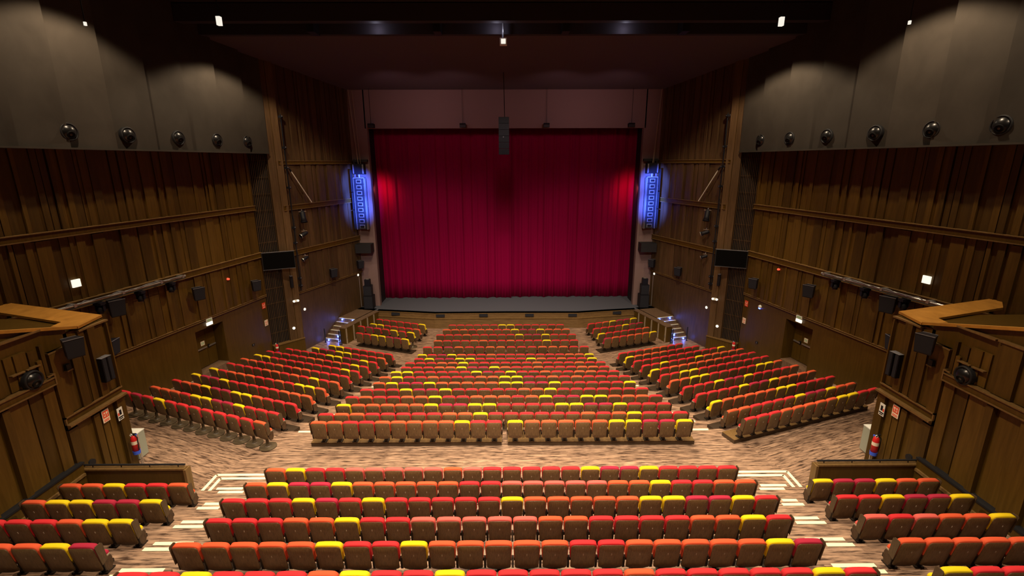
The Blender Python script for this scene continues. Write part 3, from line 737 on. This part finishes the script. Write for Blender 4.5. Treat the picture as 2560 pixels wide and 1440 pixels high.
# hanging centre speaker, lamp, motors
t = thing('hanging_speaker', 'black speaker column hanging on a cable before the curtain top', 'speaker', (-.07, 30, 11.8))
q = MB()
for i in range(6): q.box(-.31, .31, -.2, .25, .02+i*.36, .36+i*.36, MBLK2)
q.build('cabinets', t); q = MB(); q.box(-.06, .0, -.21, -.2, 1.0, 1.06, MEDGE); q.build('badge', t)
q = MB(); q.tube((.05, 0, 2.15), (.0, 0, 4.65), .022, MBLACK, 6); q.build('cable', t)
t = thing('hanging_lamp', 'small white box lamp hanging on a bright rod under the ceiling', 'lamp', (0, 23.5, 16.45))
q = MB(); q.box(-.16, .16, -.12, .12, 0, .28, MWHITE); q.box(-.10, .10, -.13, -.12, .04, .24, MLAMP); q.build('housing', t)
q = MB(); q.tube((0, 0, .28), (0, 0, .95), .03, MCHROME, 8); q.tube((-.05, 0, .28), (-.03, 0, .9), .012, MCHROME, 6); q.build('rod', t)
for k, (x, lab) in enumerate(((-8.95, 'far left'), (-2.85, 'left of the hanging speaker'), (2.74, 'right of the hanging speaker'), (8.42, 'far right'))):
    t = thing('hoist', f'small black hoist above the curtain top, {lab}', 'hoist', (x, 33.6, 13.62), group='hoists above the curtain')
    q = MB(); q.box(-.2, .2, -.15, .2, 0, .24, MBLACK); q.tube((-.2, -.1, .2), (.2, -.1, .2), .07, MBLK2); q.build('motor', t)
    q = MB(); q.tube((0, 0, .2), (0, 0, 2.44), .012, MBLACK, 6); q.build('cable', t)

# ------------------------------------------------------------------ ceiling
m = MB()
m.poly([(-15, 34.4, 16.0), (15, 34.4, 16.0), (14, 24.0, 16.98), (-14, 24.0, 16.98)], MCEIL)
m.box(-15, 15, 23.7, 24.0, 16.95, 18.2, MDARK)
m.poly([(-18, 23.7, 17.9), (18, 23.7, 17.9), (18, -4, 19.0), (-18, -4, 19.0)], MDARK)
m.box(-15, 15, 22.6, 23.0, 17.22, 17.9, MDARK)
struct(m, 'ceiling', 'dark ceiling over the hall')
for k, (x, lab) in enumerate(((-8.4, 'leftmost'), (-2.9, 'left of the centre lamp'), (2.75, 'right of the centre lamp'), (8.0, 'rightmost'))):
    q = MB(); q.box(x-.16, x+.16, 23.0, 23.72, 16.9, 17.4, MBLACK); tag(q.build('beam_bracket'), f'black bracket on the ceiling beam, {lab}', 'bracket', 'brackets on the ceiling beam')
def small_point(name, loc, e, col, r=.05):
    l = bpy.data.lights.new(name, 'POINT'); l.energy = e; l.color = col; l.shadow_soft_size = r
    o = bpy.data.objects.new(name, l); COL.objects.link(o); o.location = loc
for x in (-5.6, -.3, 5.4): small_point('slot_light', (x, 23.35, 17.1), 8, (.8, .75, 1))

# ------------------------------------------------------------------ fittings on the walls
def nozzle(loc, direction, r, label, group):
    d = Vector(direction).normalized(); rz = math.atan2(d.y, d.x)
    t = thing('air_nozzle', label, 'air nozzle', loc, rz, group)
    q = MB(); q.lathe([(r, -.12), (r, .01), (r*.95, .045), (r*.84, .05), (r*.78, .0)], MBLACK, 28, (0, 0, 0), (1, 0, 0)); q.build('ring', t, True)
    R = r*.95; off = -R*.48
    q = MB(); q.lathe([(R*math.cos(a), off+R*math.sin(a)) for a in [math.radians(d_) for d_ in (28, 36, 44, 52, 60, 68, 76, 84, 90)]], MNOZ, 28, (0, 0, 0), (1, 0, 0)); q.build('ball', t, True)
    q = MB(); ax = Vector((.86, -.12 if loc[0] < 0 else .12, -.32)).normalized(); o = Vector((off, 0, 0))+ax*R
    q.lathe([(r*.40, -.03), (r*.40, .012), (r*.33, .016), (r*.30, .0), (.001, -.005)], MHOLE, 22, o, ax); q.build('outlet', t, True)
for s, sd in SIDES:
    F = wallF(s); nrm = (-s*C11, -S11, 0)
    al = [6.62, 4.60, 2.43, .13, -2.03]+([-4.10] if s > 0 else [])
    for k, a in enumerate(al):
        p = Vector(F(a, .545+.12, 12.44))
        nozzle(p, nrm, .31, f'black ball nozzle, {ORD[k]} from the stage, on the {sd} plaster wall', 'ball nozzles on the plaster walls')
    nozzle((s*11.76, 11.1, 6.12), (-s, 0, 0), .25, f'black ball nozzle on the {sd} side box wall', 'ball nozzles on the side boxes')

def wall_speaker(loc, rz, label, sc=1.0, tilt=0):
    t = thing('wall_speaker', label, 'speaker', loc, rz, 'black wall speakers')
    q = MB(); w0, w1, d, h = .25*sc, .19*sc, .34*sc, .60*sc
    # front faces local -Y; narrower at the back and at the foot
    q.hexa([(-w0*.86, -d*.80, 0), (w0*.86, -d*.80, 0), (w1*.86, 0, .05), (-w1*.86, 0, .05), (-w0, -d, h), (w0, -d, h), (w1, 0, h), (-w1, 0, h)], MBLK2); q.build('cabinet', t)
    q = MB(); f = lambda x, z: (x, -d*.80-(d*.2)*(z/h)-.008, z)
    q.poly([f(-w0*.82, .03), f(w0*.82, .03), f(w0*.94, h-.03), f(-w0*.94, h-.03)], MGRILLE)
    q.build('grille', t)
    q = MB(); q.box(-w0, w0, -d-.005, -d+.012, h-.008, h+.006, MEDGE); q.box(-w1, w1, -.02, .0, h-.004, h+.006, MEDGE); q.build('edge_trim', t)
    q = MB(); q.box(-.05, .05, 0, .22, h*.35, h*.6, MBLACK); q.build('bracket', t)
    return t
for s, sd in SIDES:
    F = wallF(s); rz = -s*math.radians(79)
    J = iF(s)
    wall_speaker(F(-1.52, .26, 5.62), -s*math.radians(60), f'black speaker below the lighting pipe on the {sd} wall', 1.1)
    wall_speaker(F(2.36, .26, 5.16), -s*math.radians(55), f'black speaker between the pipe and the screen, {sd} wall', 1.0)
    wall_speaker(F(6.15, .26, 4.6), -s*math.radians(52), f'black speaker beside the grille on the {sd} wall', .95)
    wall_speaker(F(-2.1, .26, 4.2), -s*math.radians(100), f'black speaker half hidden behind the {sd} side box', 1.0)
    wall_speaker((s*11.62, 12.12, 6.34), -s*math.radians(62), f'large black speaker under the amber cap of the {sd} side box', .9)
    wall_speaker(J(3.1, .26, 4.1), -s*math.radians(50), f'black speaker on the {sd} wall beside the stage', .95)
    wall_speaker(J(5.95, .26, 4.1), -s*math.radians(50), f'black speaker in the shade at the {sd} end of the stage', .95)
    # twin column loudspeaker on the box
    t = thing('column_speaker', f'slim grey twin column speaker near the corner of the {sd} side box', 'speaker', (s*11.80, 13.15, 5.14), -s*math.radians(84), 'slim column speakers')
    q = MB(); q.box(-.17, -.02, -.17, .03, 0, .74, MBLK2); q.box(-.15, -.04, -.18, -.17, .02, .72, MGRILLE); q.build('cabinet', t)
    q = MB(); q.box(.02, .16, -.15, .03, 0, .74, MBLK2); q.box(.04, .14, -.16, -.15, .02, .72, MGRILLE); q.build('cabinet', t)
    q = MB(); q.box(-.17, .16, -.17, .03, .74, .75, MEDGE); q.build('top_cap', t)
    H = gF(s); p = H(1.47, .14, 4.2)
    t = thing('column_speaker', f'slim dark column speaker on the {sd} pilaster below the screen', 'speaker', p, -s*math.radians(45), 'slim column speakers')
    q = MB(); q.box(-.07, .07, -.10, .05, 0, .68, MBLK2); q.build('cabinet', t)
    q = MB(); q.box(-.07, .07, -.10, .05, .68, .72, MEDGE); q.build('top_cap', t)
    # screen
    t = thing('television', f'large black switched off screen before the {sd} air grille', 'television', H(.76, .50, 5.50), -s*math.radians(26), 'wall screens')
    q = MB(); q.box(-.84, .84, -.03, .04, 0, .98, MBLACK); q.build('housing', t)
    q = MB(); q.box(-.81, .81, -.035, -.03, .03, .95, MSCREEN); q.build('screen', t)
    q = MB(); q.box(-.845, .845, -.04, .04, .98, 1.0, MEDGE); q.box(-.845, .845, -.04, .02, -.012, .0, MEDGE); q.build('bezel', t)
    q = MB(); q.box(-.1, .1, .04, .36, .35, .6, MBLACK); q.build('bracket', t)
    # lighting pipe
    t = thing('lighting_pipe', f'steel lighting pipe with cables along the {sd} wall', 'pipe', F(-.85, .42, 6.42), 0, 'lighting pipes')
    o = Vector(F(-.85, .42, 6.42)); L = lambda a, n, z: tuple(Vector(F(a, n, z))-o)
    q = MB(); q.tube(L(-3.6, .42, 6.46), L(1.75, .42, 6.46), .05, MSTEEL, 10); q.tube(L(-3.4, .46, 6.38), L(1.7, .46, 6.38), .022, MBLACK, 6); q.build('pipe', t)
    q = MB(); rnd = random.Random(3)
    pts = [L(-3.3+.22*i, .46+rnd.uniform(-.03, .03), 6.52+rnd.uniform(-.05, .03)) for i in range(23)]; q.path(pts, .018, MEDGE); q.build('cables', t)
    for a in (-3.0, -1.2, .5, 1.6):
        q = MB(); q.box(a-.05, a+.05, .16, .48, 6.40, 6.52, MSTEEL, L); q.build('bracket', t)
    for k, a in enumerate((-2.15, -.5, .95)):
        t = thing('moving_light', f'{["nearest", "middle", "farthest"][k]} moving head lamp hung on the {sd} lighting pipe', 'stage light', F(a, .42, 5.98), 0, 'moving heads on the wall pipes')
        q = MB(); q.box(-.15, .15, -.12, .12, .26, .36, MBLK2); q.build('base', t)
        q = MB(); q.box(-.16, -.12, -.05, .05, .02, .24, MBLK2); q.box(.12, .16, -.05, .05, .02, .24, MBLK2); q.box(-.16, .16, -.05, .05, .22, .27, MBLK2); q.build('yoke', t)
        q = MB(); q.lathe([(0, .14), (.07, .13), (.11, .06), (.115, -.06), (.09, -.15), (0, -.15)], MBLK2, 16, (0, 0, .06), (0, .3, .9)); q.build('head', t, True)
        q = MB(); q.lathe([(0, -.155), (.08, -.155), (.085, -.13)], MSTEEL, 14, (0, 0, .06), (0, .3, .9)); q.build('lens', t)
    # emergency square lamp, signs, dots
    q = MB(); q.box(-.14, .14, .07, .13, -.14, .14, MLAMP, lambda a, n, z, F=F: F(a-2.53, n, z+7.16)); tag(q.build('wall_lamp'), f'square white lamp on the {sd} boarded wall', 'lamp', 'square wall lamps')
    t = thing('exit_sign', f'two small pale plates stacked over the {sd} fire door', 'sign', F(2.98, .06, 3.66), 0, 'signs over the fire doors')
    o = Vector(F(2.98, .06, 3.66)); L = lambda a, n, z: tuple(Vector(F(a+2.98, n+.06, z+3.66))-o)
    q = MB(); q.box(-.18, .18, -.02, .03, .17, .34, MWHITE, L); q.box(-.14, .14, .03, .035, .20, .31, MGREEN, L); q.build('upper_plate', t)
    q = MB(); q.box(-.18, .18, -.02, .03, 0, .15, MLAMP, L); q.build('lower_plate', t)
    for z, a, lab in ((3.30, 6.92, 'upper'), (2.26, 6.94, 'lower')):
        t = thing('fire_sign', f'{lab} of the two small red signs beside the {sd} grille', 'sign', F(a, .01, z), 0, 'red signs by the grilles')
        o = Vector(F(a, .01, z)); L = lambda u, n, q_, a=a, z=z, o=o: tuple(Vector(F(a+u, .01+n, z+q_))-o)
        q = MB(); q.box(-.13, .13, 0, .015, 0, .34, MREDS if lab == 'upper' else MCREAM, L); q.build('plate', t)
        q = MB(); mt = MCREAM if lab == 'upper' else MREDS
        q.box(-.08, .08, .015, .02, .16, .18, mt, L); q.box(-.08, -.05, .015, .02, .18, .28, mt, L); q.box(.05, .08, .015, .02, .18, .28, mt, L); q.box(-.08, .08, .015, .02, .06, .09, mt, L); q.build('pictogram', t)
    q = MB(); q.lathe([(0, .12), (.05, .11), (.06, .02), (.06, 0)], MRED_LIGHT, 12, F(4.6 if s < 0 else 4.8, 0, 5.6 if s < 0 else 5.95), (-s*C11, -S11, 0)); tag(q.build('alarm_light'), f'tiny red alarm light on the {sd} wall boards', 'light', 'red alarm lights')
    q = MB(); q.box(-.09, .09, -.02, .03, -.06, .06, MBLACK, lambda a, n, z, F=F: F(a+5.7, n, z+1.55)); q.box(-.03, .0, .03, .04, -.04, .04, MSTEEL, lambda a, n, z, F=F: F(a+5.7, n, z+1.55))
    tag(q.build('wall_socket'), f'small dark socket box low on the {sd} wall by the grille', 'socket', 'wall sockets')
    # white round lights
    for nm, P, nv in (('on the stage wall by the column', J(.62, 0, 2.58), (-s*math.cos(I19), -math.sin(I19), 0)), ('low on the column', H(1.3, .08, 1.66), (s*GN.x, GN.y, 0)), ('at the far end of the stage wall', J(6.08, .0, 3.55), (-s*math.cos(I19), -math.sin(I19), 0))):
        q = MB(); q.lathe([(.085, 0), (.085, .03), (.06, .05), (0, .06)], MLAMP, 16, P, nv); tag(q.build('bulkhead_lamp', smooth=True), f'round white lamp {nm}, {sd} side', 'lamp', 'round white wall lamps')
    t = thing('emergency_light', f'pale twin emergency light on the {sd} column', 'lamp', H(1.55, .22, 3.28), -s*math.radians(45), 'twin emergency lights')
    q = MB(); q.box(-.10, .10, -.03, .05, 0, .14, MWHITE); q.build('housing', t)
    for x in (-.12, .12):
        q = MB(); q.lathe([(0, 0), (.065, .0), (.065, .06), (0, .06)], MLAMP, 12, (x, -.02, .08), (0, -1, 0)); q.build('lamp_head', t)
    # fire extinguishers
    def extinguisher(loc, label, sc=1.0):
        t = thing('fire_extinguisher', label, 'fire extinguisher', loc, 0, 'fire extinguishers on stands')
        q = MB(); q.lathe([(0, .58), (.085, .58), (.085, .95), (.06, 1.03), (.025, 1.06), (0, 1.06)], MREDP, 16); q.build('cylinder', t, True)
        q = MB(); q.lathe([(.0865, .80), (.0865, .90)], MCREAM, 16); q.build('paper_label', t)
        q = MB(); q.lathe([(0, .50), (.09, .50), (.095, .60), (.088, .60)], MBLUE, 16); q.build('holder', t)
        q = MB(); q.box(-.03, .03, -.02, .02, 1.05, 1.10, MBLACK); q.box(-.02, .10, -.012, .012, 1.10, 1.12, MBLACK); q.lathe([(0, 0), (.035, 0), (.035, .02)], MWHITE, 10, (-.03, -.02, 1.08), (0, -1, 0)); q.build('valve', t)
        q = MB(); q.path([(.04, 0, 1.08), (.12, -.02, 1.0), (.115, -.03, .75), (.10, -.02, .62)], .013, MBLACK); q.build('hose', t)
        q = MB(); q.tube((0, .09, .02), (0, .09, 1.02), .014, MCHROME, 8); q.tube((.05, .09, .02), (.05, .09, 1.02), .010, MCHROME, 8); q.lathe([(.03, 0), (.03, .03), (0, .03)], MBLUE, 10, (0, .09, 1.02)); q.build('stand_pole', t)
        q = MB(); q.path([(.17*math.cos(a), .02+.17*math.sin(a), .018) for a in [PI*i/8 for i in range(-8, 9)]], .016, MCHROME); q.build('stand_base', t)
        return t
    extinguisher((s*11.60, 13.38 if s < 0 else 13.08, 1.92), f'red fire extinguisher on a stand before the {sd} box wall').scale = (1.1, 1.1, 1.15)
    extinguisher((s*13.45, 26.35, .05), f'distant red fire extinguisher on a stand by the {sd} grille')
    # grey cabinet behind the box corner
    t = thing('metal_cabinet', f'pale grey cabinet against the end of the {sd} side box', 'cabinet', (-12.19 if s < 0 else 12.32, 14.03, 1.92), 0, 'grey cabinets')
    q = MB(); q.box(-.24, .24, -.2, .2, .06, .92, MCAB); q.build('body', t)
    q = MB(); q.box(-.25, .25, -.21, .21, .92, .95, MWHITE); q.build('lid', t)
    q = MB(); q.box(-.2, .2, -.16, .16, 0, .06, MSTEEL); q.build('foot', t)
    # signs on the box wall
    B = lambda a, n, z, s=s: (s*(11.9-n), a, z)
    o = Vector(B(12.84, .10, 3.94)); L = lambda a, n, z, o=o, B=B: tuple(Vector(B(12.84+a, .10+n, 3.94+z))-o)
    t = thing('fire_hose_sign', f'cream and red hose sign under the ledge of the {sd} box wall', 'sign', o, 0, 'hose signs')
    q = MB(); q.box(-.12, .12, 0, .012, 0, .38, MCREAM, L); q.build('plate', t)
    q = MB(); q.box(-.10, .10, .012, .016, .14, .35, MREDS, L); q.box(-.09, .09, .012, .016, .07, .09, MREDS, L); q.box(-.09, .09, .012, .016, .03, .05, MREDS, L); q.build('red_field', t)
    q = MB(); q.box(-.07, -.015, .016, .02, .18, .31, MCREAM, L); q.box(.01, .07, .016, .02, .26, .31, MCREAM, L); q.box(.03, .05, .016, .02, .17, .26, MCREAM, L); q.box(-.06, -.03, .02, .022, .21, .28, MREDS, L); q.build('pictogram', t)
    o = Vector(B(13.33, .10, 3.72)); L = lambda a, n, z, o=o, B=B: tuple(Vector(B(13.33+a, .10+n, 3.72+z))-o)
    t = thing('notice', f'white and dark pictogram notice beside the hose sign, {sd} box wall', 'notice', o, 0, 'pictogram notices')
    q = MB(); q.box(-.10, .10, 0, .012, 0, .40, MWHITE, L); q.build('plate', t)
    q = MB(); q.box(-.03, .05, .012, .016, .17, .33, MBLK2, L); q.box(-.09, .09, .012, .016, .08, .12, MBLK2, L); q.box(-.09, -.04, .012, .016, .16, .25, MREDS, L); q.box(-.07, .07, .012, .016, .03, .06, MBLK2, L); q.build('pictogram', t)
    q = MB(); q.box(-.07, .07, 0, .11, -.08, .08, MBLACK, lambda a, n, z, B=B: B(12.12+a, n, z+6.02)); q.box(-.09, .09, .0, .13, -.11, -.08, MRAIL, lambda a, n, z, B=B: B(12.12+a, n, z+6.02)); tag(q.build('wall_niche'), f'small dark niche box on the {sd} side box wall', 'niche', 'niches on the box walls')
    q = MB(); q.lathe([(0, 0), (.11, 0), (.11, .05), (0, .06)], MBLACK, 16, B(12.1, .05, 3.05), (-s, 0, 0)); tag(q.build('floor_vent'), f'small black round outlet low on the {sd} box wall', 'outlet', 'round outlets')
    # vertical lighting boom with lamps beside the stage
    t = thing('lighting_boom', f'vertical pipe with clamps on the {sd} column edge', 'pipe', J(.30, .22, 3.9), 0, 'lighting booms')
    o = Vector(J(.30, .22, 3.9))
    q = MB(); q.tube((0, 0, 0), (0, 0, 10.1), .035, MBLK2, 8); q.build('pipe', t)
    for z in (.3, .75, 2.9, 3.8, 6.1, 7.2, 8.3, 9.95):
        q = MB(); q.box(-.09, .09, -.09, .09, z-.06, z+.06, MBLK2); q.tube((-.1, 0, z), (.12, -.06, z+.03), .03, MEDGE, 8); q.build('clamp', t)
    rnd = random.Random(5); q = MB(); q.path([(.06+rnd.uniform(-.05, .05), -.05, .2+i*.4) for i in range(14)], .018, MBLACK); q.build('cable', t)
    for k, (a, n, z, kind) in enumerate(((.95, .38, 8.35, 'large'), (.95, .36, 7.25, 'twin'), (.85, .34, 5.8, 'small'))):
        P = J(a, n, z); lab = {'large': f'large black lantern, topmost on the {sd} boom', 'twin': f'lantern with bright rings, middle of the {sd} boom', 'small': f'small steel lantern, lowest on the {sd} boom'}[kind]
        t = thing('stage_light', lab, 'stage light', P, -s*math.radians(40), 'lanterns on the booms')
        ax = (-.6, -.2, -.25); sc = {'large': 1.35, 'twin': 1.0, 'small': .8}[kind]; bm_ = MBLK2 if kind == 'large' else MSTEEL
        if kind == 'large': ax = (0, -.3, -1)
        q = MB(); q.lathe([(0, .22*sc), (.08*sc, .2*sc), (.11*sc, .1*sc), (.11*sc, -.12*sc), (.14*sc, -.3*sc), (.12*sc, -.3*sc), (.09*sc, -.1*sc), (0, -.1*sc)], MBLK2, 16, (0, 0, 0), (-ax[0], -ax[1], -ax[2])); q.build('housing', t, True)
        q = MB(); q.lathe([(.145*sc, -.31*sc), (.15*sc, -.28*sc), (.135*sc, -.28*sc)], bm_, 16, (0, 0, 0), (-ax[0], -ax[1], -ax[2])); q.build('lens_ring', t)
        q = MB(); q.box(-.16*sc, .16*sc, -.02, .02, .16*sc, .19*sc, MSTEEL); q.tube((0, 0, .17*sc), (.0, .12, .25*sc), .025, MSTEEL, 8); q.build('yoke', t)
    q = MB(); q.tube(J(.55, .22, 10.98), J(1.9, .30, 9.05), .03, MWHITE, 8); q.tube(J(.50, .22, 11.05), J(.6, .22, 10.9), .05, MBLK2, 8)
    tag(q.build('brace_bar'), f'pale diagonal bar high on the {sd} stage wall', 'bar', 'diagonal bars')
q = MB(); F = wallF(1); q.lathe([(0, .1), (.08, .09), (.10, .02), (.10, 0)], MWHITE, 14, F(5.8, 0, 3.62), (-C11, -S11, 0)); q.lathe([(.06, .03), (.04, .09), (0, .1)], MLED, 12, F(5.8, 0, 3.54), (-C11, -S11, 0))
tag(q.build('alarm_beacon', smooth=True), 'small white and blue beacon on the right wall near the red signs', 'beacon')
# hanging small ceiling lamps up in the dark
for x, y, z, lab, h in ((-10.65, 20, 16.4, 'larger white ceiling lamp in the dark upper left', .30), (10.56, 20, 16.35, 'larger white ceiling lamp in the dark upper right', .30), (-12.5, 16, 15.4, 'tiny white lamp high in the dark upper left corner', .10), (12.4, 16, 15.4, 'tiny white lamp high in the dark upper right corner', .10)):
    t = thing('ceiling_lamp', lab, 'lamp', (x, y, z), 0, 'small lamps up in the dark')
    q = MB(); r_ = .075 if h > .2 else .03; q.box(-r_, r_, -r_, r_, 0, h, MLAMP); q.build('lamp', t)
    q = MB(); q.tube((0, 0, h), (0, 0, 18.2-z+.2), .015, MBLACK, 6); q.build('rod', t)
